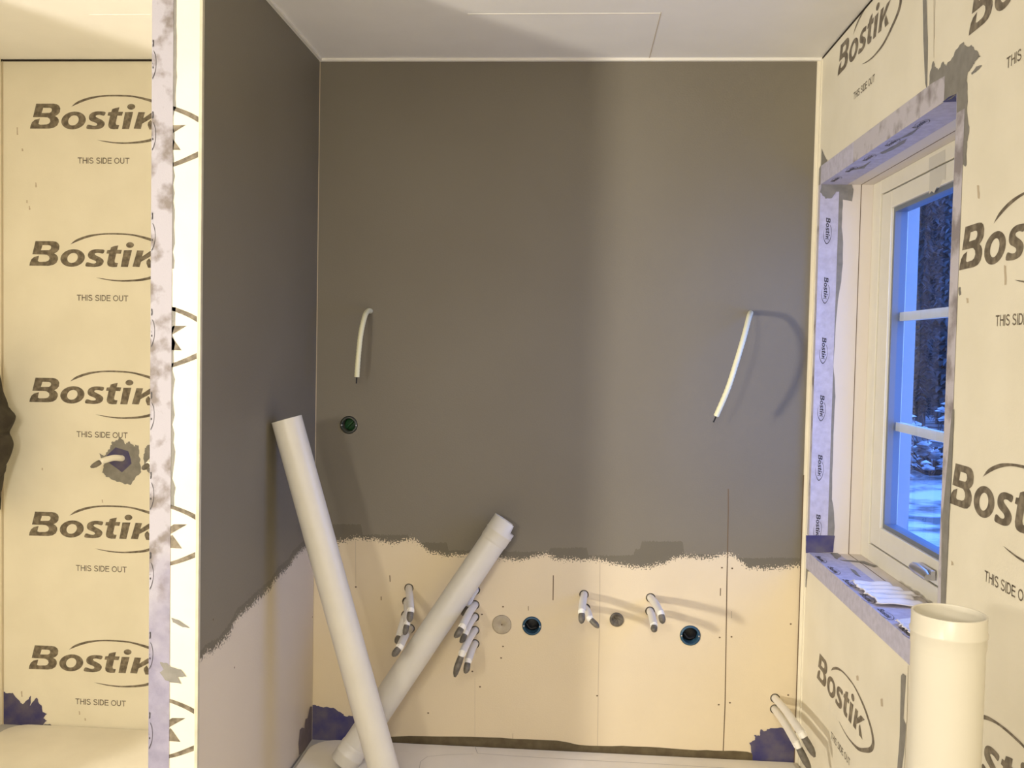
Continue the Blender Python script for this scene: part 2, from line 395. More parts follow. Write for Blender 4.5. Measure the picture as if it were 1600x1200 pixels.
# back wall of the alcove, bored for pipes and boxes
mb = MB(); mb.box(XP, XO, 0, .14, 0, H, back_m); wb = mb.build('wall_back', kind='structure')
HOLES = []   # (x, z, radius, depth)
def hole(px, r, d=.05):
    q = on(px, 1, 0); HOLES.append((q.x, q.z, r, d)); return q
STUBS = [  # hole px, list of (px, depth) ends of the white sleeve, tip of the tape
 ((639, 919), (641.5, 955), .24, (640, 972), 'A', 1), ((635.5, 940), (636, 975), .18, (632, 992), 'A', .9), ((634, 961), (624, 994), .10, (619, 1005), 'A', 1),
 ((641, 982), (624, 1012), .32, (614, 1025), 'A', 1),
 ((743, 922), (730, 947), .04, (724, 961), 'B', .95), ((742, 945), (722, 980), .34, (712, 996), 'B', 1), ((742, 964), (727, 990), .17, (721, 1004), 'B', .9),
 ((742, 985), (722, 1021), .25, (709, 1058), 'B', 1), ((742, 1006), (731, 1034), .20, (728, 1052), 'B', 1),
 ((912.5, 929), (909, 957), .22, (909, 974), 'C', 1), ((915, 950), (922, 967), .17, (936, 981), 'C', .9),
 ((1016.5, 934), (1033, 960), .24, (1036, 974), 'D', 1), ((1015.5, 955), (1022, 978), .19, (1022, 987), 'D', 1),
 ((1211, 1091), (1254, 1148), .42, (1274, 1183), 'E', 1), ((1210.5, 1108), (1246, 1164), .42, (1266, 1204), 'E', 1)]
for s_ in STUBS: hole(s_[0], .0150, .07)
qG = hole((545, 664), .0315, .048); qD = hole((784, 976), .0345, .004)
qB1 = hole((831, 978), .0335, .05); qB2 = hole((1078.5, 993), .0355, .05); qS = hole((963.5, 968), .0245, .02)
mc = MB()
for x, z, r, d in HOLES: lathe(mc, [(-.02, 0), (-.02, r), (d, r), (d, 0)], Vector((x, 0, z)), Vector((0, 1, 0)), back_m, 32)
cut = mc.build('cutter')
for k in cut.data.polygons: k.use_smooth = False
import bmesh
bm = bmesh.new(); bm.from_mesh(cut.data); bmesh.ops.remove_doubles(bm, verts=bm.verts, dist=1e-5); bmesh.ops.recalc_face_normals(bm, faces=bm.faces); bm.to_mesh(cut.data); bm.free()
bm = bmesh.new(); bm.from_mesh(wb.data); bmesh.ops.recalc_face_normals(bm, faces=bm.faces); bm.to_mesh(wb.data); bm.free()
md = wb.modifiers.new('bore', 'BOOLEAN'); md.operation = 'DIFFERENCE'; md.solver = 'EXACT'; md.object = cut; md.use_self = True
new = bpy.data.meshes.new_from_object(wb.evaluated_get(bpy.context.evaluated_depsgraph_get()))
wb.modifiers.clear(); wb.data = new; bpy.data.objects.remove(cut)
# marks on the back wall live on a thin skin joined to it
mk = MB()
for x, z, r, d in HOLES:
    if d >= .07:
        lathe(mk, [(0, .0142), (0, .0162)], Vector((x, -.0003, z)), Vector((0, -1, 0)), dark, 28)
strip(mk, [(1138, 764), (1138, 800), (1136, 900), (1133, 1100), (1130, 1174)], .0034, 1, -.0004, seam)
strip(mk, [(937.5, 876), (937, 960), (935, 1060), (933.5, 1168)], .0022, 1, -.0004, faint)
strip(mk, [(555.5, 845), (556, 915)], .0015, 1, -.0004, faint)
strip(mk, [(742, 1060), (742, 1150)], .0012, 1, -.0004, faint)
for a, b, w in (((609, 899), (609.5, 909), .003), ((595.5, 932), (595.5, 938), .003), ((864.5, 899), (864, 938), .0032), ((825.5, 947), (825.5, 954), .002),
                ((1125.8, 919), (1125.5, 931), .003), ((1143, 955), (1143, 966), .001), ((801.5, 1146), (801, 1156), .001)):
    strip(mk, [a, b], w, 1, -.0004, seam)
for u in ((556, 917), (786, 948), (753, 960), (786, 1010), (783, 1028), (750, 1073), (669, 1114), (1128, 887), (1144, 888), (1124.5, 996), (1143, 995), (933, 1087), (1123, 1101), (1140.5, 1098), (1235.5, 975), (1231.5, 1086), (738, 1049)):
    q = on(u, 1, 0); mk.face([q + Vector((.0035 * math.cos(t), -.0005, .003 * math.sin(t))) for t in [k * math.pi / 4 for k in range(8)]], seam)
# sealed foot of the wall, up to the floor lining
blob(mk, [(560, 1153), (640, 1150), (760, 1152), (870, 1157), (905, 1164), (990, 1166), (1090, 1172), (1160, 1174), (1200, 1180), (1200, 1195), (1100, 1189), (900, 1179), (760, 1172), (600, 1165), (560, 1163)], 1, 0, mottled('brown_grey_sealant', (.10, .075, .04), (.14, .11, .06), 30, .6, .2), -.0007, .0015, 5, 3)
blob(mk, [(484, 1105), (489, 1101), (500, 1104), (521, 1106), (532, 1112), (540, 1119), (552, 1118), (562, 1126), (560, 1165), (484, 1160)], 1, 0, blue_patch, -.0012, .0025, 4, 4)
blob(mk, [(1188, 1140), (1195, 1142), (1204, 1137), (1222, 1137), (1236, 1146), (1262, 1170), (1262, 1215), (1178, 1200), (1176, 1180), (1171, 1160), (1180, 1155), (1178, 1148), (1187, 1150)], 1, 0, blue_patch, -.0012, .003, 4, 5)
mk.box(XP, XR, -.012, 0.0, H - .009, H, caulk)
# bead in the right hand corner
mk.box(XR - .014, XR, -.006, 0, 0, H, membrane); mk.box(XR - .0155, XR - .0135, -.0065, 0, 0, 1.0, seam)
mk.box(XL, XL + .002, -.002, 0, 0, H, caulk if False else faint)
skin = mk.build('skin')
def join(a, b):
    bmj = bmesh.new(); bmj.from_mesh(a.data); n0 = len(a.data.materials)
    for m in b.data.materials: a.data.materials.append(m)
    nf = len(bmj.faces); bmj.from_mesh(b.data); bmj.faces.ensure_lookup_table()
    for f in list(bmj.faces)[nf:]: f.material_index += n0
    bmj.to_mesh(a.data); bmj.free(); bpy.data.objects.remove(b)
join(wb, skin)

# back wall of the left bay with the printed sheet
mb = MB(); mb.box(XW, XP, 0, .14, 0, H, membrane)
Xv, Yv, Zv = Vector((1, 0, 0)), Vector((0, 1, 0)), Vector((0, 0, 1))
for k in range(5):
    O = on([(47, 201), (46, 415), (46, 628), (45.4, 836.7), (45, 1045)][k], 1, 0)
    logo(mb, O, Xv, Zv, -Yv, clip=(-50, (XP - O.x) / U - 5, -600, 600))
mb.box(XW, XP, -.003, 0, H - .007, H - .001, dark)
mb.box(XW, XW + .006, -.003, 0, 0, H, faint)
blob(mb, [(0, 88), (6, 90), (4, 97), (0, 97)], 1, 0, dark, -.004, .002, 3, 8)
for k, (c, s_) in enumerate((((27, 205), 12), ((35, 234), 4), ((56, 289), 7), ((42, 315), 5), ((46, 325), 6), ((124, 1114), 5), ((133, 1124), 4), ((34, 1084), 9), ((160, 783), 5), ((66, 733), 4))):
    blob(mb, [(c[0] - 1, c[1] - s_ / 2), (c[0] + 1, c[1] - s_ / 2), (c[0] + 1.5, c[1] + s_ / 2), (c[0] - .6, c[1] + s_ / 2)], 1, 0, faint, -.0006, .001, 3, k)
blob(mb, [(172,700),(176,690),(183,688),(187,683),(193,688),(197,694),(203,690),(209,697),(216,695),(218,708),(219,720),(221,738),(213,744),(204,758),(192,755),(180,751),(168,745),(160,738),(163,725),(158,716),(155,709),(163,712),(168,705)], 1, 0, sealant, -.0012, .003, 5, 11)
blob(mb, [(167,712),(181,699),(201,705),(206,724),(191,738),(178,728),(170,722)], 1, 0, blue_patch, -.0018, .0008, 2, 12)
blob(mb, [(227,700),(232,695),(239,697),(242,720),(240,745),(232,738),(226,730),(225,712)], 1, 0, sealant, -.0012, .0025, 5, 13)
blob(mb, [(-6,1068),(3,1070),(5,1080),(12,1083),(20,1082),(28,1092),(36,1100),(42,1094),(49,1087),(47,1103),(52,1096),(58,1090),(61,1099),(66,1104),(67,1112),(74,1115),(68,1122),(74,1126),(67,1133),(69,1140),(-6,1136)], 1, 0, blue_patch, -.0012, .002, 3, 14)
blob(mb, [(66,1132),(78,1131),(84,1136),(130,1138),(180,1141),(236,1143),(250,1143),(250,1152),(180,1149),(100,1143),(60,1140)], 1, 0, sealant, -.001, .0012, 5, 15)
mb.build('wall_bay', kind='structure')

# partition between bay and alcove
mb = MB()
mb.box(XP, XL, YP, 0, 0, H, membrane, skip=('x1',)); rect(mb, (YP, 0), (0, H), 0, XL, left_m)
tw = -.973
for k, u in enumerate([(282.5, 234.5), (284, 547.5), (284.5, 857), (282, 1159)]):
    K = on(u, 1, YP); O = K - Xv * ((1504 - 112) * U) - Zv * (.0 * U)
    O = O + Zv * (4 * U)
    u0 = (tw - O.x) / U - 2; u1 = (XL - .008 - O.x) / U
    logo(mb, O, Xv, Zv, -Yv, text=False, clip=(u0, u1, -600, 600))
# ragged sealant along the inner edge of the tape, and smears
def ragged(mb, px0, px1, y0, y1, m, amp, off, seed, ax=1, val=YP, step=9):
    r = random.Random(seed); n = int((y1 - y0) / step); A = []
    for i in range(n + 1):
        y = y0 + (y1 - y0) * i / n
        A.append((px1 + (r.uniform(-amp, amp) if i % 4 else amp * r.uniform(.5, 1.3)), y))
    blob(mb, A + [(px0, y1), (px0, y0)], ax, val, m, off, .0004, 1, seed)
ragged(mb, 266, 275.5, -10, 170, sealant, 1.2, -.0005, 21, step=16)
ragged(mb, 266, 271.5, 170, 420, sealant, 1.6, -.0005, 22, step=13)
ragged(mb, 266, 271.5, 480, 790, sealant, 2.6, -.0005, 23, step=14)
blob(mb, [(250,1034),(262,1036),(266,1041),(283,1046),(292,1057),(278,1058),(284,1068),(268,1066),(258,1062),(250,1050),(256,1046)], 1, YP, sealant, -.0018, .001, 4, 24)
blob(mb, [(268,965),(280,969),(297,981),(286,980),(270,972)], 1, YP, sealant, -.0008, .0008, 4, 25)
mb.box(XL - .006, XL + .0012, YP - .0016, YP + .01, 0, H, mottled('corner_bead', (.55, .50, .38), (.62, .57, .44), 30, .6, .1))
# sealing patch and caulk on the alcove side
blob(mb, [(484,1104),(480,1122),(477,1123),(475,1138),(471,1137),(468,1140),(466,1162),(467,1180),(476,1172),(487,1160),(489,1153),(489,1104)], 0, XL, mottled('grey_violet_sealant', (.15, .12, .13), (.20, .165, .17), 30, .6, .2), .0012, .001, 3, 31)
blob(mb, [(478,1166),(488,1152),(488,1158),(455,1203),(440,1225),(440,1218)], 0, XL, sealant, .001, .0008, 3, 32)
mb.box(XL, XL + .010, YP, 0, H - .008, H, caulk)
for u in ((366, 1043), (333, 968), (488, 964)):
    q = on(u, 0, XL)
    mb.face([q + Vector((.0006, .003 * math.cos(t), .003 * math.sin(t))) for t in [k * math.pi / 3 for k in range(6)]], seam)
mb.build('wall_partition', kind='structure')

# fleece tape on the partition corner
mb = MB()
N = 60; r = random.Random(5)
for i in range(N):
    z0, z1 = H * i / N, H * (i + 1) / N
    mm = tape_low
    mb.face([(XP - .0008, YP - .0012, z0), (tw, YP - .0012, z0), (tw, YP - .0012, z1), (XP - .0008, YP - .0012, z1)], mm)
    mb.face([(XP - .0008, YP + .05, z0), (XP - .0008, YP - .0012, z0), (XP - .0008, YP - .0012, z1), (XP - .0008, YP + .05, z1)], mm)
for k, yy in enumerate([60, 172, 330, 480, 610, 735, 860, 985, 1110]):
    O = on((238, yy), 1, YP); O.x = XP - .012
    logo(mb, O, -Zv, Xv, -Yv, s=.105 / 1680, off=.0018, text=False, m=ink_dark, clip=(-100, 1900, 210, 1000))
mb.build('trim_1', kind='structure')

# ------------------------------------------------------------------ window wall
mb = MB()
X1 = XO
mb.box(XR, X1, YF, YN, 0, H, membrane); mb.box(XR, X1, YD, .0, 0, H, membrane)
mb.box(XR, X1, YN, YD, 0, SILL, membrane); mb.box(XR, X1, YN, YD, HEAD, H, membrane)
nW = Vector((-1, 0, 0)); Uw = Vector((0, -1, 0))
for u in ((1309, 119), (1276.6, 1059)):
    logo(mb, on(u, 0, XR), Uw, Zv, nW)
O1 = on((1499, 422.5), 0, XR)
for u in ((1514, 56), (1499, 422.5), (1484, 786)):
    logo(mb, on(u, 0, XR), Uw, Zv, nW)
logo(mb, on((1484, 786), 0, XR) + Vector((0, .012, -.486)), Uw, Zv, nW)
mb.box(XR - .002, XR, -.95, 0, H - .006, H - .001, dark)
# board joints near the window
blob(mb, [(1442,-6),(1448,-6),(1450,60),(1449,146),(1446,130),(1443,60)], 0, XR, sealant, -.0006, .0006, 3, 41)
strip(mb, [(1459, -6), (1459, 90)], .002, 0, XR - .0005, faint); strip(mb, [(1461, -6), (1460, 60)], .001, 0, XR - .0006, seam)
blob(mb, [(1408,1056),(1411,1052),(1416,1056),(1414,1090),(1412,1122),(1416,1132),(1414,1165),(1409,1206),(1402,1206),(1406,1150),(1407,1100)], 0, XR, sealant, -.0006, .0006, 3, 42)
strip(mb, [(1419, 1040), (1417, 1120), (1413, 1206)], .0015, 0, XR - .0007, seam)
# sealant under and around the tapes
blob(mb, [(1452,146),(1453,118),(1458,96),(1461,104),(1466,110),(1474,97),(1478,102),(1486,95),(1494,78),(1505,66),(1510,72),(1518,70),(1524,78),(1533,88),(1524,96),(1520,104),(1513,112),(1511,126),(1512,150),(1512,182),(1515,205),(1511,222),(1511,258),(1504,258),(1500,220),(1496,180),(1495,147),(1462,169),(1450,166)], 0, XR, sealant, -.0008, .003, 4, 43)
blob(mb, [(1518,114),(1526,104),(1535,102),(1528,110),(1519,117)], 0, XR, sealant, -.0008, .001, 3, 44)
blob(mb, [(1283,258),(1284,232),(1289,244),(1293,250),(1290,262),(1284,285),(1276,300),(1277,270)], 0, XR, sealant, -.0008, .0015, 3, 45)
blob(mb, [(1252,840),(1262,838),(1263,880),(1271,895),(1262,893),(1260,918),(1255,914),(1254,880)], 0, XR, sealant, -.0008, .0015, 3, 46)
blob(mb, [(1489,640),(1492,640),(1488,740),(1484,812),(1482,860),(1478,945),(1471,945),(1472,880),(1473,812),(1480,740)], 0, XR, sealant, -.0017, .0010, 4, 48)
for k, (a, b) in enumerate((((1500, 455), 12), ((1512, 470), 8), ((1488, 880), 6), ((1571, 430), 30), ((1529, 300), 20), ((1378, 1098), 12), ((1340, 1060), 8), ((1345, 944), 5), ((1325, 928), 6))):
    blob(mb, [(a[0] - 2, a[1] - b / 2), (a[0] + 1.5, a[1] - b / 2), (a[0] + 2, a[1] + b / 2), (a[0] - 1, a[1] + b / 2)], 0, XR, faint if k != 0 else sealant, -.0006, .0015, 3, 60 + k)
mb.box(XR - .004, XR, -.02, 0, 0, H, membrane)
mb.build('wall_right', kind='structure')

# tape round the window opening
mb = MB(); T = .0012
# head: on the wall face and on the soffit
ztop = 2.035
for a, b in ((YD, -.4), (-.4, -.75), (-.75, -.99)):
    mb.face([(XR - T, a, HEAD - T), (XR - T, b, HEAD - T), (XR - T, b, ztop), (XR - T, a, ztop)], tape if b > -.5 else tape_dirty)
    mb.face([(XR - T, a, HEAD - T), (XR - T, b, HEAD - T), (XR + .085, b, HEAD - T), (XR + .085, a, HEAD - T)], tape)
mb.face([(XR - T, -.99, HEAD - T), (XR - T, YN, HEAD - T), (XR + .085, YN, HEAD - T), (XR + .085, -.99, HEAD - T)], tape)
mb.face([(XR - T, -.99, HEAD - T), (XR - T, -1.06, HEAD - T), (XR - T, -1.06, ztop - .005), (XR - T, -.99, ztop)], tape_dirty)
# sill tape
for a, b in ((.0, -.35), (-.35, -.7), (-.7, -1.16)):
    mb.face([(XR - T, a, .685), (XR - T, b, .685), (XR - T, b, SILL + T), (XR - T, a, SILL + T)], tape)
    a2, b2 = min(a, YD), max(b, YN)
    mb.face([(XR - T, a2, SILL + T), (XR - T, b2, SILL + T), (XR + .098, b2, SILL + T), (XR + .098, a2, SILL + T)], tape)
# far jamb and near jamb
mb.face([(XR - T, YD - T, .80), (XR + .060, YD - T, .80), (XR + .060, YD - T, HEAD), (XR - T, YD - T, HEAD)], tape)
mb.face([(XR - T, YN, SILL), (XR - T, YN - .042, SILL), (XR - T, YN - .042, 1.93), (XR - T, YN, 1.93)], tape_dirty)
mb.face([(XR - T, YN + T, SILL), (XR + .06, YN + T, SILL), (XR + .06, YN + T, HEAD), (XR - T, YN + T, HEAD)], tape)
mb.face([(XR - T, YD, .80), (XR - T, YD + .035, .80), (XR - T, YD + .035, HEAD), (XR - T, YD, HEAD)], tape_dirty)
# print on the tape
for y0 in (340, 433, 527, 617, 710, 803):
    q = on((1284 - (y0 - 340) * .038, y0), 1, YD); q.x = XR + .021
    logo(mb, q, -Zv, Xv, -Yv, s=.088 / 1680, off=T + .0006, text=False, m=ink_dark)
for yy in (-.10, -.26, -.43, -.62, -.82):
    q = Vector((XR + .028, yy, HEAD)); logo(mb, q, -Yv, -Xv, -Zv, s=.085 / 1680, off=T + .0006, text=False, m=ink_dark)
for yy in (-.10, -.25, -.41, -.57, -.72, -.88):
    q = Vector((XR + .006, yy, SILL)); logo(mb, q, -Yv, Xv, Zv, s=.10 / 1680, off=T + .0006, text=False, m=ink_dark)
mb.build('trim_2', kind='structure')

# reveal linings: white boards, sealant between tape and board
mb = MB()
XI = .975   # inner plane of the window frame
mb.box(XR + .055, XI, YD - .0006, YD, SILL, HEAD, primer_w); mb.box(XR + .055, XI, YN, YN + .0006, SILL, HEAD, primer_w)
mb.box(XR + .055, XI, YN, YD, HEAD - .0006, HEAD, primer_w); mb.box(XR + .055, XI, YN, YD, SILL, SILL + .0006, primer_w)
for xx in (.936,):
    mb.box(xx - .0012, xx + .0012, YD - .001, YD, SILL, HEAD, seam); mb.box(xx - .0012, xx + .0012, YN, YD, HEAD - .001, HEAD, seam); mb.box(xx - .0012, xx + .0012, YN, YD, SILL, SILL + .001, seam)
# wavy sealant on the far jamb
A = [(1338,282),(1326,287),(1333,300),(1331,315),(1317,312),(1316,330),(1315,355),(1317,380),(1317,412),(1314,440),(1309,470),(1306,500),(1304,540),(1302,572),(1304,590),(1305,620),(1303,660),(1302,700),(1300,740),(1300,780),(1303,800),(1304,822),(1302,850),(1296,862),(1262,860),(1262,838),(1290,838),(1306,300),(1282,300),(1283,284),(1310,285)]
blob(mb, [(1326,287),(1333,300),(1331,315),(1317,312),(1316,330),(1315,355),(1317,380),(1317,412),(1314,440),(1309,470),(1306,500),(1304,540),(1302,572),(1304,590),(1305,620),(1303,660),(1302,700),(1300,740),(1300,780),(1303,800),(1304,822),(1302,850),(1296,862),(1280,861),(1280,700),(1290,287)], 1, YD, sealant, -.0010, .0012, 2, 51)
blob(mb, [(1283,287),(1310,284),(1326,278),(1349,273),(1330,286),(1333,300),(1306,300),(1300,309),(1290,311),(1281,300)], 1, YD, sealant, -.0028, .002, 4, 52)
blob(mb, [(1259,836),(1304,837),(1301,863),(1259,864)], 1, YD, blue_patch, -.0026, .001, 4, 53)
# smears on the sill and the soffit
for k, P in enumerate(([(1295,862),(1308,864),(1315,870),(1308,875),(1300,868)], [(1312,875.5),(1350,877.5),(1372,886),(1366,887),(1345,879.5),(1318,877)],
                       [(1329,889),(1337,893),(1345,902),(1339,900),(1332,894)], [(1422,918),(1428,920),(1432,926),(1424,925)], [(1436,925),(1444,929),(1446,936),(1438,933)])):
    blob(mb, P, 2, SILL, sealant, .0022, .002, 3, 70 + k)
for k, P in enumerate(([(1375,238),(1400,225),(1418,215),(1414,222),(1395,233),(1378,240)], [(1330,265),(1350,262),(1362,250),(1350,258)], [(1400,218),(1425,205),(1440,196),(1425,209)])):
    blob(mb, P, 2, HEAD, sealant, -.0022, .0015, 3, 80 + k)
blob(mb, [(1473,157),(1482,150),(1494,145),(1494,157),(1476,158)], 2, HEAD, blue_patch, -.0024, .001, 3, 85)
mb.build('trim_3', kind='structure')

# window: frame, sash, bars, pane, catch
win = empty('window_1', (XI, -.59, SILL), kind='structure')
def wpart(mb_, name, parent=win, bevel=0):
    o = mb_.build(name, bevel=bevel); o.parent = parent; o.matrix_parent_inverse = Matrix.Translation(-(Vector(parent.location) if parent.type == 'EMPTY' else Vector((0, 0, 0)))); return o
def ring(mb_, x0, x1, yf, yn, z0, z1, wy0, wy1, wz0, wz1, m):
    mb_.box(x0, x1, yf - wy0, yf, z0, z1, m); mb_.box(x0, x1, yn, yn + wy1, z0, z1, m)
    mb_.box(x0, x1, yn + wy1, yf - wy0, z0, z0 + wz0, m); mb_.box(x0, x1, yn + wy1, yf - wy0, z1 - wz1, z1, m)
f = MB(); f.box(XI + .02, XI + .03, YN + .07, YN + .09, SILL + .05, HEAD - .04, dark); f.box(XI + .02, XI + .03, YD - .09, YD - .07, SILL + .05, HEAD - .04, dark); ring(f, XI, XI + .09, YD, YN, SILL, HEAD, .076, .076, .055, .045, white_wood); wpart(f, 'window_frame', bevel=.002)
sf, sn, sz0, sz1 = YD - .0835, YN + .0835, SILL + .0585, HEAD - .0485
s_ = MB(); ring(s_, XI + .003, XI + .055, sf, sn, sz0, sz1, .088, .088, .066, .054, white_wood)
sash = wpart(s_, 'sash', bevel=.002)
gf, gn, gz0, gz1 = sf - .088, sn + .088, sz0 + .066, sz1 - .054
g = MB(); ring(g, XI + .012, XI + .05, gf, gn, gz0, gz1, .014, .014, .014, .014, prin('grey_gasket', (.16, .18, .22), .4)); wpart(g, 'gasket')
b = MB()
for z in (1.533, 1.19): b.box(XI + .036, XI + .056, gn, gf, z - .0135, z + .0135, white_wood)
wpart(b, 'glazing_bar')
gm = bpy.data.materials.new('clear_glass'); gm.use_nodes = True; nt = gm.node_tree; nt.nodes.clear()
og = nt.nodes.new('ShaderNodeOutputMaterial'); mx = nt.nodes.new('ShaderNodeMixShader'); tr = nt.nodes.new('ShaderNodeBsdfTransparent'); gl = nt.nodes.new('ShaderNodeBsdfGlossy')
gl.inputs['Roughness'].default_value = .01; fr = nt.nodes.new('ShaderNodeFresnel'); fr.inputs[0].default_value = 1.25; tr.inputs[0].default_value = (.93, .96, 1, 1)
nt.links.new(fr.outputs[0], mx.inputs[0]); nt.links.new(tr.outputs[0], mx.inputs[1]); nt.links.new(gl.outputs[0], mx.inputs[2]); nt.links.new(mx.outputs[0], og.inputs[0])
p_ = MB(); p_.face([(XI + .03, gf, gz0), (XI + .03, gn, gz0), (XI + .03, gn, gz1), (XI + .03, gf, gz1)], gm); wpart(p_, 'pane')
# catch on the bottom rail
c = MB(); yc, zc = on((1445, 893), 0, XI - .012).y, on((1445, 893), 0, XI - .012).z
c.box(XI - .016, XI - .003, yc - .05, yc + .045, zc - .012, zc + .014, chrome)
tube(c, [(XI - .022, yc + .055, zc), (XI - .022, yc + .03, zc + .001), (XI - .022, yc - .035, zc - .002), (XI - .022, yc - .05, zc - .004)], [.013, .0155, .0135, .009], chrome, 18)
o = wpart(c, 'window_catch', bevel=.002)
# translucent tape stuck over the top of frame and sash
tt = MB(); tm = prin('worn_masking_tape', (.64, .61, .53), .5)
def tp(u, x): return on(u, 0, x)
ya, yb = on((1452, 250), 0, XI).y, on((1477, 245), 0, XI).y; zt = HEAD - .012
tt.face([(XI - .0005, ya, HEAD - .0455), (XI - .0005, yb, HEAD - .0455), (XI - .0005, yb, zt), (XI - .0005, ya, zt)], tm)
low_ = [(0, .010), (.16, .004), (.33, .012), (.5, -.002), (.66, .004), (.82, -.014), (1, -.010)]
for (u0, v0), (u1, v1) in zip(low_, low_[1:]):
    y0_, y1_ = ya + (yb - ya) * u0, ya + (yb - ya) * u1
    tt.face([(XI + .0025, y0_, gz1 - v0), (XI + .0025, y1_, gz1 - v1), (XI + .0025, y1_, HEAD - .049), (XI + .0025, y0_, HEAD - .049)], tm)
wpart(tt, 'masking_tape')
# outer lining seen through the glass
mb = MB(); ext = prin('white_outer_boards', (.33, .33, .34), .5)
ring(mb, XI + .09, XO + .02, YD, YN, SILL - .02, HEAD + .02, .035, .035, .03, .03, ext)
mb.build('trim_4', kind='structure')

# ------------------------------------------------------------------ floor lining
def lining(name, x0, x1, y0, y1, h, rc, label, seed):
    """soft white sheet, a little raised, with the far left corner rounded off"""
    mb = MB(); r = random.Random(seed); out = [(x0, y0), (x1, y0), (x1, y1 + (h * 0))]
    for k in range(9):
        t = math.pi / 2 + math.pi / 2 * k / 8; out.append((x0 + rc + rc * math.cos(t), y1 - rc + rc * math.sin(t)))
    z = lambda x, y: h
    top = [Vector((x, y, h)) for x, y in out]; mid = [Vector((x * 1, y, h * .5)) for x, y in out]; bot = [Vector((x, y, .0005)) for x, y in out]
    n = len(out)
    cx, cyy = sum(q.x for q in top) / n, sum(q.y for q in top) / n
    ins = [q.lerp(Vector((cx, cyy, h)), .012) + Vector((0, 0, .002)) for q in top]
    mb.face(ins, cover_m); vs = bot + top + ins; fs = []
    for k in range(n):
        k2 = (k + 1) % n; fs += [(k, k2, n + k2, n + k), (n + k, n + k2, 2 * n + k2, 2 * n + k)]
    mb.mesh(vs, fs, cover_m, True)
    return mb
mb = lining('l', XL + .012, XR - .006, -1.9, -.006, .005, .09, '', 1)
sc_ = prin('sheet_overlap_line', (.42, .38, .32), .8)
strip(mb, [(742, 1166), (746, 1177), (800, 1181), (900, 1187), (1000, 1192), (1150, 1201)], .0022, 2, .0075, sc_)
strip(mb, [(655, 1201), (657, 1190), (668, 1182), (700, 1179), (740, 1178)], .0016, 2, .0075, sc_)
mb.build('floor_sheet', label='white protective sheet on the floor under the grey painted wall', cat='floor covering')
mb = lining('l', XW + .045, XP - .004, -1.9, -.004, .005, .07, '', 2)
mb.build('floor_sheet', label='cream protective sheet on the floor of the left bay with a rounded corner', cat='floor covering')

# ------------------------------------------------------------------ drain pipes
def drain_pipe(name, foot, top, r, label, sock_top=True, sock_len=.06, notch=None, mat=pipe_m, ring=.03, sock_w=.0045, sock_bot=False, group='drain pipes'):
    e = empty(name, foot, label, 'pipe', group)
    D = (top - foot); Lg = D.length; D.normalize(); O = Vector(foot)
    w = .003; mb = MB(); end = Lg - (sock_len if sock_top else 0)
    st = .07 if sock_bot else 0
    lathe(mb, [(st, r - w), (st, r - .0004), (st + .0006, r), (st + .003, r), (end - .003, r), (end - .0006, r), (end, r - .0004), (end, r - w), (end - .003, r - w), (st + .003, r - w), (st, r - w)], O, D, mat, 48, origin=O)
    mb.build('pipe_body', parent=e)
    def sock(t0, t1, nt_=None):
        ms = MB(); rs = r + sock_w
        seg = 48; a, b_ = frame_from(D); dirn = 1 if t1 > t0 else -1; Ls = abs(t1 - t0)
        prof = [(0, r), (.004, rs - .001), (.010, rs), (Ls * .42, rs), (Ls * .47, rs + .0018), (Ls * .53, rs + .0018), (Ls * .58, rs), (Ls - .001, rs), (Ls, rs - .001), (Ls, rs - w - .0004), (Ls - .002, rs - w - .0006), (0.001, rs - w - .0006)]
        if nt_ is not None: prof = [(0, r), (.004, rs - .001), (.010, rs), (Ls * .40, rs), (Ls * .43, rs + .0014), (Ls * .48, rs + .0014), (Ls * .51, rs), (Ls - .001, rs), (Ls, rs - .001), (Ls, rs - w - .0004), (Ls - .002, rs - w - .0006), (0.001, rs - w - .0006)]
        vs = []; fs = []
        for i, (t, rr) in enumerate(prof):
            for k in range(seg):
                th = 2 * math.pi * k / seg; tt_ = t
                if nt_ and t > Ls - .005:
                    dd = (a * math.cos(th) + b_ * math.sin(th)).dot(nt_[0])
                    if dd > nt_[1]: tt_ = t - nt_[2]
                vs.append(D * (t0 + dirn * tt_) + (a * math.cos(th) + b_ * math.sin(th)) * rr)
        for i in range(len(prof) - 1):
            for k in range(seg):
                k2 = (k + 1) % seg; fs.append((i * seg + k, i * seg + k2, (i + 1) * seg + k2, (i + 1) * seg + k))
        ms.mesh(vs, fs, mat, True); ms.build('pipe_socket', parent=e)
    if sock_top: sock(end - .002, Lg, notch)
    if sock_bot: sock(st + .002, 0)
    return e
# 1: leans on the partition, top end seen against the grey paint
t1 = on((444.5, 654.5), 1, -.475); t1.x = max(t1.x, XL + .047)
bdir = (on((598, 1196), 1, -.475) - t1).normalized()
f1 = t1 + bdir * ((t1.z - .02) / -bdir.z)
drain_pipe('drain_pipe', f1, t1, .0455, 'plain white plastic drain pipe leaning on the grey left wall, crossing in front of another', sock_top=False)
# 2: leans on the back wall with a socket at the top
t2 = on((792, 814), 1, -.062); f2 = on((537, 1192), 2, .018)
drain_pipe('drain_pipe', f2, t2, .0455, 'white plastic drain pipe with a socketed, notched end leaning against the back wall', sock_len=.085, notch=(RT, .5, .028), sock_bot=True, sock_w=.0022)
# 3: stands up near the camera on the right
t3 = on((1483, 957), 1, -1.68); f3 = Vector((t3.x, t3.y, .0))
drain_pipe('drain_pipe', f3, t3, .0545, 'wide ivory drain pipe standing upright beside the window wall, open end up', mat=pipe_w, sock_len=.058, sock_w=.0012)

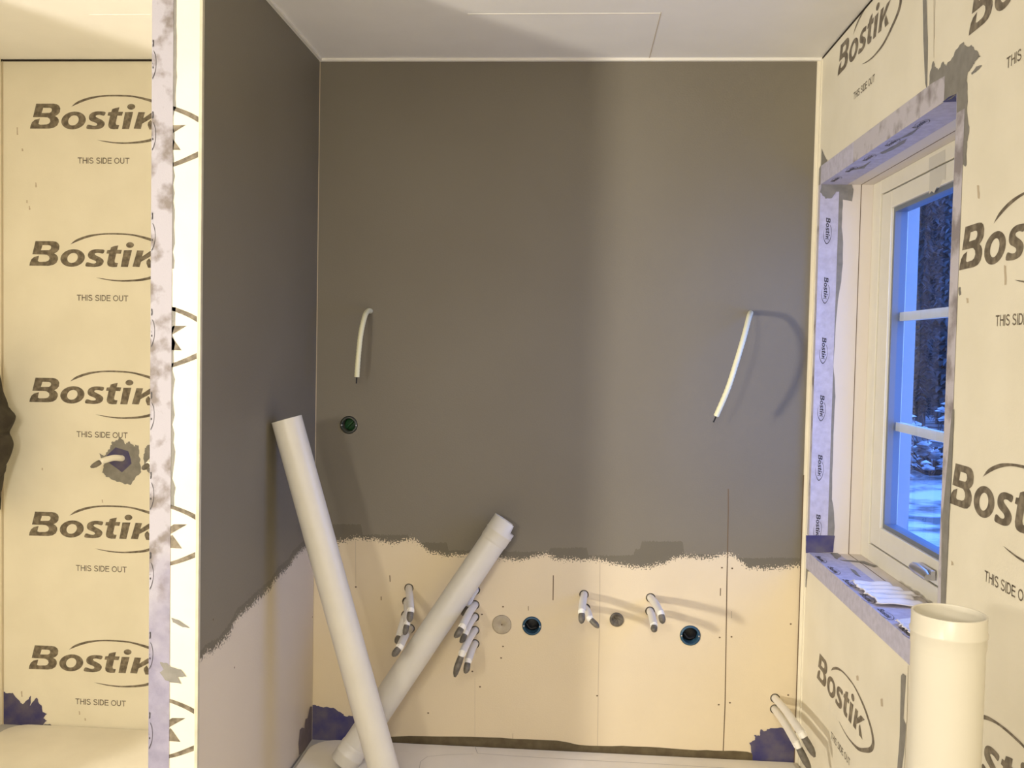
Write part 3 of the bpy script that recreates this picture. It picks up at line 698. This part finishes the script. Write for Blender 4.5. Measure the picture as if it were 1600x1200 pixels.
# ------------------------------------------------------------------ water pipe stubs
GR = {'A': ('capped pipe stubs behind the crossed drain pipes', ['uppermost', 'second highest', 'third highest', 'lowest'], 'white pipe stub with taped end, {} of the four left of the leaning pipes'),
      'B': ('capped pipe stubs right of the leaning drain pipe', ['uppermost', 'second highest', 'middle', 'second lowest', 'lowest'], 'white pipe stub with taped end, {} of five beside the round grey plug'),
      'C': ('capped pipe stubs left of the small drain', ['upper', 'lower'], 'white pipe stub with taped tip, {} of two left of the small taped drain'),
      'D': ('capped pipe stubs right of the small drain', ['upper', 'lower'], 'white pipe stub casting a long shadow, {} of two right of the small taped drain'),
      'E': ('long capped pipes in the right corner', ['upper', 'lower'], 'long thin white pipe, {} of two drooping into the right floor corner')}
cnt = {}
def stub(h, s_end, dep, tip, g, sc, label, group, yplane=0.0, r_out=.0125, r_in=.0095, droop=.3):
    P0 = on(h, 1, yplane); P1 = on(s_end, 1, -dep); P2_ = on(tip, 1, -dep - (.02 if g != 'L' else .03))
    e = empty('water_pipe', (P0.x, -.001, P0.z), label, 'pipe', group); O = Vector((P0.x, -.001, P0.z))
    Pm = P0.lerp(P1, .45) + Vector((0, 0, .006))
    path = catmull([P0 + Vector((0, .05, 0)), P0, Pm, P1], 6)
    mb = MB(); tube(mb, path, [r_out * sc] * len(path), sleeve_m, 20, origin=O); mb.build('sleeve', parent=e)
    d = (P2_ - P1).normalized(); Lt = (P2_ - P1).length
    mb = MB(); tube(mb, [P1 - d * .01, P1 + d * Lt * .45], r_in * sc, sleeve_m, 18, origin=O); mb.build('inner_pipe', parent=e)
    mb = MB(); r = random.Random(int(h[0] * 7 + h[1]))
    side = RT * r.uniform(-.006, .004)
    tube(mb, [P1 + d * Lt * .12, P1 + d * Lt * .35, P1 + d * Lt * .65, P1 + d * Lt * .85 + side * .5, P1 + d * Lt + side], [.0102 * sc, .0112 * sc, .0110 * sc, .0085 * sc, .0035], duct, 9, origin=O)
    mb.build('tape_cap', parent=e); return e
for h, se, dep, tip, g, sc in STUBS:
    k = cnt.get(g, 0); cnt[g] = k + 1; grp, words, lab = GR[g]
    stub(h, se, dep, tip, g, sc, lab.format(words[k]), grp)
stub((191, 716), (158, 721), .12, (143, 730), 'L', .85, 'white pipe stub with taped tip coming from the blue patch in the left bay', 'capped pipe stubs in the left bay')
stub((243, 718), (232, 726), .10, (222, 733), 'L', .85, 'white pipe stub half hidden by the taped partition corner', 'capped pipe stubs in the left bay')

# ------------------------------------------------------------------ bendy conduits for wall lamps
def conduit_run(pts, label):
    P = [on(u, 1, -d) for u, d in pts]; P[0] = P[0] + Vector((0, .0, 0)); O = Vector((P[0].x, -.001, P[0].z))
    e = empty('cable_conduit', O, label, 'conduit', 'cable conduits hanging from the painted wall')
    path = catmull(P, 14); n = len(path)
    mb = MB(); tube(mb, path, [.0083 + (.0007 if i % 2 else 0) for i in range(n)], conduit, 16, origin=O); mb.build('conduit_sleeve', parent=e)
    d = (path[-1] - path[-2]).normalized(); mb = MB(); tube(mb, [path[-1] - d * .01, path[-1] + d * .022], .0025, blackm, 8, origin=O); mb.build('wire_end', parent=e)
conduit_run([((579, 486), 0), ((575, 486), .03), ((570, 494), .075), ((564, 520), .12), ((560, 555), .14), ((557.5, 589), .14)], 'cream bent conduit hanging from the wall on the left, above the green box')
conduit_run([((1173, 489), 0), ((1172.5, 490), .06), ((1170, 497), .13), ((1162, 528), .19), ((1150, 568), .215), ((1137, 608), .215), ((1119, 650), .20)], 'cream bent conduit hanging from the wall on the right, near the window')

# ------------------------------------------------------------------ wall boxes and plugs
def wall_box(q, r, depth, shell, inner, label, cat='wall box', rim=.003):
    O = Vector((q.x, 0, q.z)); e = empty('wall_box', O, label, cat)
    mb = MB(); D = Vector((0, 1, 0))
    lathe(mb, [(-rim, r * .80), (-rim, r * .99), (.0, r * 1.0), (depth, r * .96), (depth, 0), (depth - .002, 0), (depth - .002, r * .80), (-rim, r * .80)], O, D, shell, 40, origin=O)
    mb.build('box_shell', parent=e)
    mb = MB(); lathe(mb, [(depth * .55, 0), (depth * .5, r * .55), (depth * .62, r * .74), (depth * .8, r * .76)], O, D, inner, 32, origin=O); mb.build('box_inner', parent=e)
    for s in (-1, 1):
        mb = MB()
        lathe(mb, [(-rim - .001, 0), (-rim - .001, .003), (.01, .003)], O + Vector((s * r * .87, 0, -.001)), D, chrome, 10, origin=O)
        mb.build('box_screw', parent=e)
    return e
e = wall_box(qG, .0295, .045, prin('grey_box_plastic', (.07, .075, .06), .5), greenbox, 'round wall box with a green inside in the grey wall, left')
mb = MB(); tube(mb, [Vector((-.012, .012, -.012)), Vector((0, .006, 0)), Vector((.012, .014, .014))], .004, greenbox, 10); mb.build('wire', parent=e)
for q, lab in ((qB1, 'round black wall box with a blue rim right of the grey plug'), (qB2, 'round black wall box with a blue rim, rightmost, beside the strong board seam')):
    e = wall_box(q, .0325 if q is qB1 else .0345, .046, bluebox, blackm, lab)
    mb = MB(); tube(mb, catmull([Vector((-.02, .014, .004)), Vector((-.004, .008, -.012)), Vector((.016, .012, -.008))], 5), .003, blackm, 8); mb.build('wire', parent=e)
mb = MB(); O = Vector((qD.x, 0, qD.z)); lathe(mb, [(.003, 0), (.001, .0015), (-.001, .002), (-.001, .0320), (.0, .0335), (.004, .0335)], O, Vector((0, 1, 0)), mottled('cut_board', (.40, .34, .25), (.46, .40, .29), 40, .8, .1), 40, origin=O)
lathe(mb, [(-.0014, 0), (-.0014, .0028)], O, Vector((0, 1, 0)), seam, 10, origin=O)
o = mb.build('wall_plug', label='flat round grey-beige plug with a centre dot set in the wall', cat='plug'); o.location = O
mb = MB(); O = Vector((qS.x, 0, qS.z)); lathe(mb, [(.018, .024), (-.004, .0245), (-.006, .022), (-.006, .018)], O, Vector((0, 1, 0)), duct, 24, origin=O)
r = random.Random(9); cen = Vector((0, .004, 0)); seg = 14
rimv = [Vector((.0185 * math.cos(2 * math.pi * k / seg), -.006 + r.uniform(-.002, .001), .0185 * math.sin(2 * math.pi * k / seg))) for k in range(seg)]
midv = [Vector((.010 * math.cos(2 * math.pi * (k + .3) / seg), r.uniform(-.007, .004), .010 * math.sin(2 * math.pi * (k + .3) / seg))) for k in range(seg)]
mb.mesh(rimv + midv + [cen], [(k, (k + 1) % seg, seg + (k + 1) % seg, seg + k) for k in range(seg)] + [(seg + k, seg + (k + 1) % seg, 2 * seg) for k in range(seg)], duct)
o = mb.build('drain_outlet', label='small drain outlet closed with crumpled grey tape between two pairs of pipes', cat='drain'); o.location = O

# ------------------------------------------------------------------ broken profile strips on the sill
def ribbed(name, c00, c01, c10, c11, z0, label, seed, ribs=5, h=.006, rag=.006):
    """ribbed white plastic offcut; corners on the sill plane: left far, right far, left near, right near"""
    r = random.Random(seed); mb = MB(); nu, nv = 22, ribs * 6; vs = []; fs = []
    A = [on(c, 2, SILL) for c in (c00, c01, c10, c11)]
    rg = [r.uniform(-rag, rag) for _ in range(nv + 1)]; rg2 = [r.uniform(-rag, rag) * .3 for _ in range(nv + 1)]
    for i in range(nu + 1):
        for j in range(nv + 1):
            u, v = i / nu, j / nv
            q = A[0].lerp(A[1], u).lerp(A[2].lerp(A[3], u), v)
            al = (A[1] - A[0]).normalized(); q = q + al * (rg[j] * (1 - u) ** 4 * 1.0 + rg2[j] * u ** 4)
            if i == 0: q = q + al * r.uniform(-.002, .002)
            zz = SILL + z0 + h * (.5 + .5 * math.sin(v * ribs * 2 * math.pi)) + .0015 * math.sin(u * 9 + v * 5) + (r.uniform(0, .003) if i < 2 else 0)
            vs.append(Vector((q.x, q.y, zz)))
    O = A[2].copy(); O.z = SILL + z0
    for i in range(nu):
        for j in range(nv):
            a = i * (nv + 1) + j; fs.append((a, a + 1, a + nv + 2, a + nv + 1))
    mb.mesh([v - O for v in vs], fs, prin('white_profile_plastic', (.80, .76, .72), .45), True)
    o = mb.build(name, label=label, cat='trim offcut', group='ribbed plastic offcuts on the window sill'); o.location = O
    sd = o.modifiers.new('t', 'SOLIDIFY'); sd.thickness = .0022; sd.offset = 0; return o
ribbed('profile_offcut', (1330, 914), (1384, 916), (1354, 933), (1440, 938), .006, 'ribbed white plastic offcut on the sill, farthest from the camera', 1, 3, h=.009)
ribbed('profile_offcut', (1354, 934), (1420, 938), (1372, 949), (1450, 954), .008, 'narrow ribbed white plastic offcut lying just in front of the wider one on the sill', 2, 2, h=.008)
ribbed('profile_offcut', (1400, 976), (1440, 965), (1432, 1004), (1470, 995), .005, 'ragged white plastic offcut on the sill behind the upright pipe', 3, 4, rag=.009)

# ------------------------------------------------------------------ jacket on the bay's side wall
JO = Vector((XW + .012, -.13, 1.44))
jl = empty('jacket', JO, 'dark crumpled jacket with its bulging sleeve just inside the left edge', 'jacket')
def cloth_tube(path, radii, m, seg, amp, seed, name, squash=None):
    r = random.Random(seed); ph = [r.uniform(0, 6) for _ in range(6)]; P = catmull(path, 6); n = len(P)
    R_ = [v.x for v in catmull([(a, 0, 0) for a in radii], 6)]
    mb = MB(); vs = []; fs = []; a = None
    for i, p in enumerate(P):
        d = (P[min(i + 1, n - 1)] - P[max(i - 1, 0)]).normalized()
        if a is None: a, b = frame_from(d, Vector((0, 1, 0)))
        else: a = (a - d * a.dot(d)).normalized(); b = a.cross(d).normalized()
        for k in range(seg):
            t = 2 * math.pi * k / seg
            rr = R_[i] * (1 + amp * math.sin(i * .9 + ph[0] + 1.5 * math.sin(t + ph[1])) + amp * .6 * math.sin(3 * t + i * .4 + ph[2]) + amp * .4 * math.sin(5 * t - i * .7 + ph[3]))
            vs.append(p + (a * math.cos(t) * (squash or 1) + b * math.sin(t)) * rr - JO)
    for v in vs: v.x = max(v.x, -.008); v.y = min(v.y, .12)
    for i in range(n - 1):
        for k in range(seg): fs.append((i * seg + k, i * seg + (k + 1) % seg, (i + 1) * seg + (k + 1) % seg, (i + 1) * seg + k))
    fs.append(tuple(range(seg))); fs.append(tuple(range((n - 1) * seg, n * seg))[::-1])
    mb.mesh(vs, fs, m, True); mb.build(name, parent=jl)
def jp(dx, z): return Vector((XW + dx, -.13, z))
cloth_tube([jp(.015, 1.43), jp(.016, 1.34), jp(.02, 1.15), jp(.02, .95), jp(.02, .80)], [.03, .07, .085, .09, .09], cloth, 32, .05, 1, 'jacket_body', .22)
prof = [(-14, 560), (-4, 590), (0, 604), (4.5, 618), (8, 630), (13, 636), (18, 644), (21, 651), (19, 659), (14.5, 669), (11, 677), (14, 681), (16.2, 687), (15, 696), (11, 708), (7, 717), (3.5, 724), (3.8, 730), (4, 738), (1, 746), (-3, 758), (-12, 790)]
P = catmull([(q[0], q[1], 0) for q in prof], 3); vs = []; fs = []; seg = 28; n = len(P)
for i, q in enumerate(P):
    e_ = on((q.x, q.y), 1, -.13); rad = max(.012, (e_.x - (XW + .004)) / 2)
    for k in range(seg):
        t = 2 * math.pi * k / seg; wv = 0 if abs(math.sin(t)) < .3 else .006 * math.sin(3 * t + i * .5)
        vs.append(Vector((e_.x - rad + rad * math.cos(t), -.13 + (.055 + wv) * math.sin(t), e_.z + .012 * math.cos(t * 2 + i * .2) - .008)) - JO)
for i in range(n - 1):
    for k in range(seg): fs.append((i * seg + k, i * seg + (k + 1) % seg, (i + 1) * seg + (k + 1) % seg, (i + 1) * seg + k))
fs += [tuple(range(seg)), tuple(range((n - 1) * seg, n * seg))[::-1]]
mb = MB(); mb.mesh(vs, fs, cloth, True); mb.build('sleeve', parent=jl)
mb = MB(); tube(mb, [Vector((-.01, 0, .02)), Vector((.02, 0, .02)), Vector((.035, 0, .03)), Vector((.035, 0, .05))], .004, chrome, 10); mb.build('hook', parent=jl)

# ------------------------------------------------------------------ outdoors at dusk
snow = mottled('patchy_snow', (.42, .44, .47), (.07, .075, .08), 1.6, .9, .0, 6, lo=.40, hi=.56)
mb = MB(); n = 40; r = random.Random(3); vs = []; fs = []
for i in range(n + 1):
    for j in range(n + 1):
        x, y = 1.25 + 24 * i / n, -4 + 44 * j / n
        vs.append((x, y, -.42 + .10 * math.sin(x * .9 + 1) * math.cos(y * .7)))
for i in range(n):
    for j in range(n): a = i * (n + 1) + j; fs.append((a, a + n + 1, a + n + 2, a + 1))
mb.mesh(vs, fs, snow, True); mb.build('snowy_ground', kind='structure')
needle = mottled('dark_needles', (.05, .065, .075), (.10, .12, .135), 5, .9)
bark = prin('dark_bark', (.06, .05, .05), .9)
def spruce(x, y, h, w, seed, label):
    r = random.Random(seed); e = empty('spruce_tree', (x, y, .0), label, 'tree', 'spruces beyond the window')
    mb = MB(); tube(mb, [Vector((0, 0, -.4)), Vector((0, 0, h * .5)), Vector((0, 0, h))], [.12, .08, .01], bark, 10); mb.build('trunk', parent=e)
    mb = MB(); lv = int(h * 5)
    for i in range(lv):
        z = .2 + (h - .2) * i / lv; R_ = w * (1 - i / lv) ** .8 + .08; nb = 12
        for k in range(nb):
            t = 2 * math.pi * (k + r.random()) / nb; rr = R_ * r.uniform(.75, 1.1); d = Vector((math.cos(t), math.sin(t), 0)); p = Vector((-d.y, d.x, 0))
            for s in range(6):
                u0 = s / 6; c0 = d * rr * u0 + Vector((0, 0, z - .35 * rr * u0 * u0)); sp_ = .22 * rr * (1 - u0 * .5)
                for q in (-1, 1):
                    mb.face([c0, c0 + d * rr * .22 + p * q * sp_ + Vector((0, 0, -.07 - r.random() * .1)), c0 + d * rr * .25 + p * q * .05 * rr + Vector((0, 0, .01))], needle)
    mb.build('branches', parent=e)
for k, (x, y) in enumerate(((8.2, 19.0), (11.0, 19.2), (9.9, 22.2), (9.3, 25.4), (12.1, 25.6), (11.3, 28.7), (13.7, 31.8))):
    spruce(x, y, 13 + k % 3, 1.15, k, 'tall dark spruce among the dusky trees far beyond the window')
def bush(x, y, z, s, seed, label):
    r = random.Random(seed); e = empty('snowy_bush', (x, y, z), label, 'bush', 'snow covered bushes beyond the window')
    mb = MB(); ms = MB()
    for k in range(60):
        d = Vector((r.gauss(0, 1), r.gauss(0, 1), abs(r.gauss(0, .8)) + .2)).normalized() * s * r.uniform(.6, 1)
        m2 = d * .5 + Vector((0, 0, .1 * s)); tube(mb, [Vector((0, 0, 0)), m2, d], [.01, .007, .003], bark, 5)
        for q in range(6):
            c0 = d * r.uniform(.4, 1); w_ = s * .06 * r.uniform(.5, 1.2); seg = 7
            vs = [c0 + Vector((0, 0, w_ * .5))] + [c0 + Vector((w_ * math.cos(6.283 * i / seg), w_ * math.sin(6.283 * i / seg), r.uniform(-.02, .01))) for i in range(seg)]
            ms.mesh(vs, [(0, 1 + i, 1 + (i + 1) % seg) for i in range(seg)], snow)
    mb.build('twigs', parent=e); ms.build('snow_cap', parent=e, kind='stuff')
bush(2.55, 3.3, -.45, .62, 1, 'low snow covered bush close outside the window')
bush(5.6, 11.4, -.45, 1.5, 2, 'snow covered bush farther off outside the window')
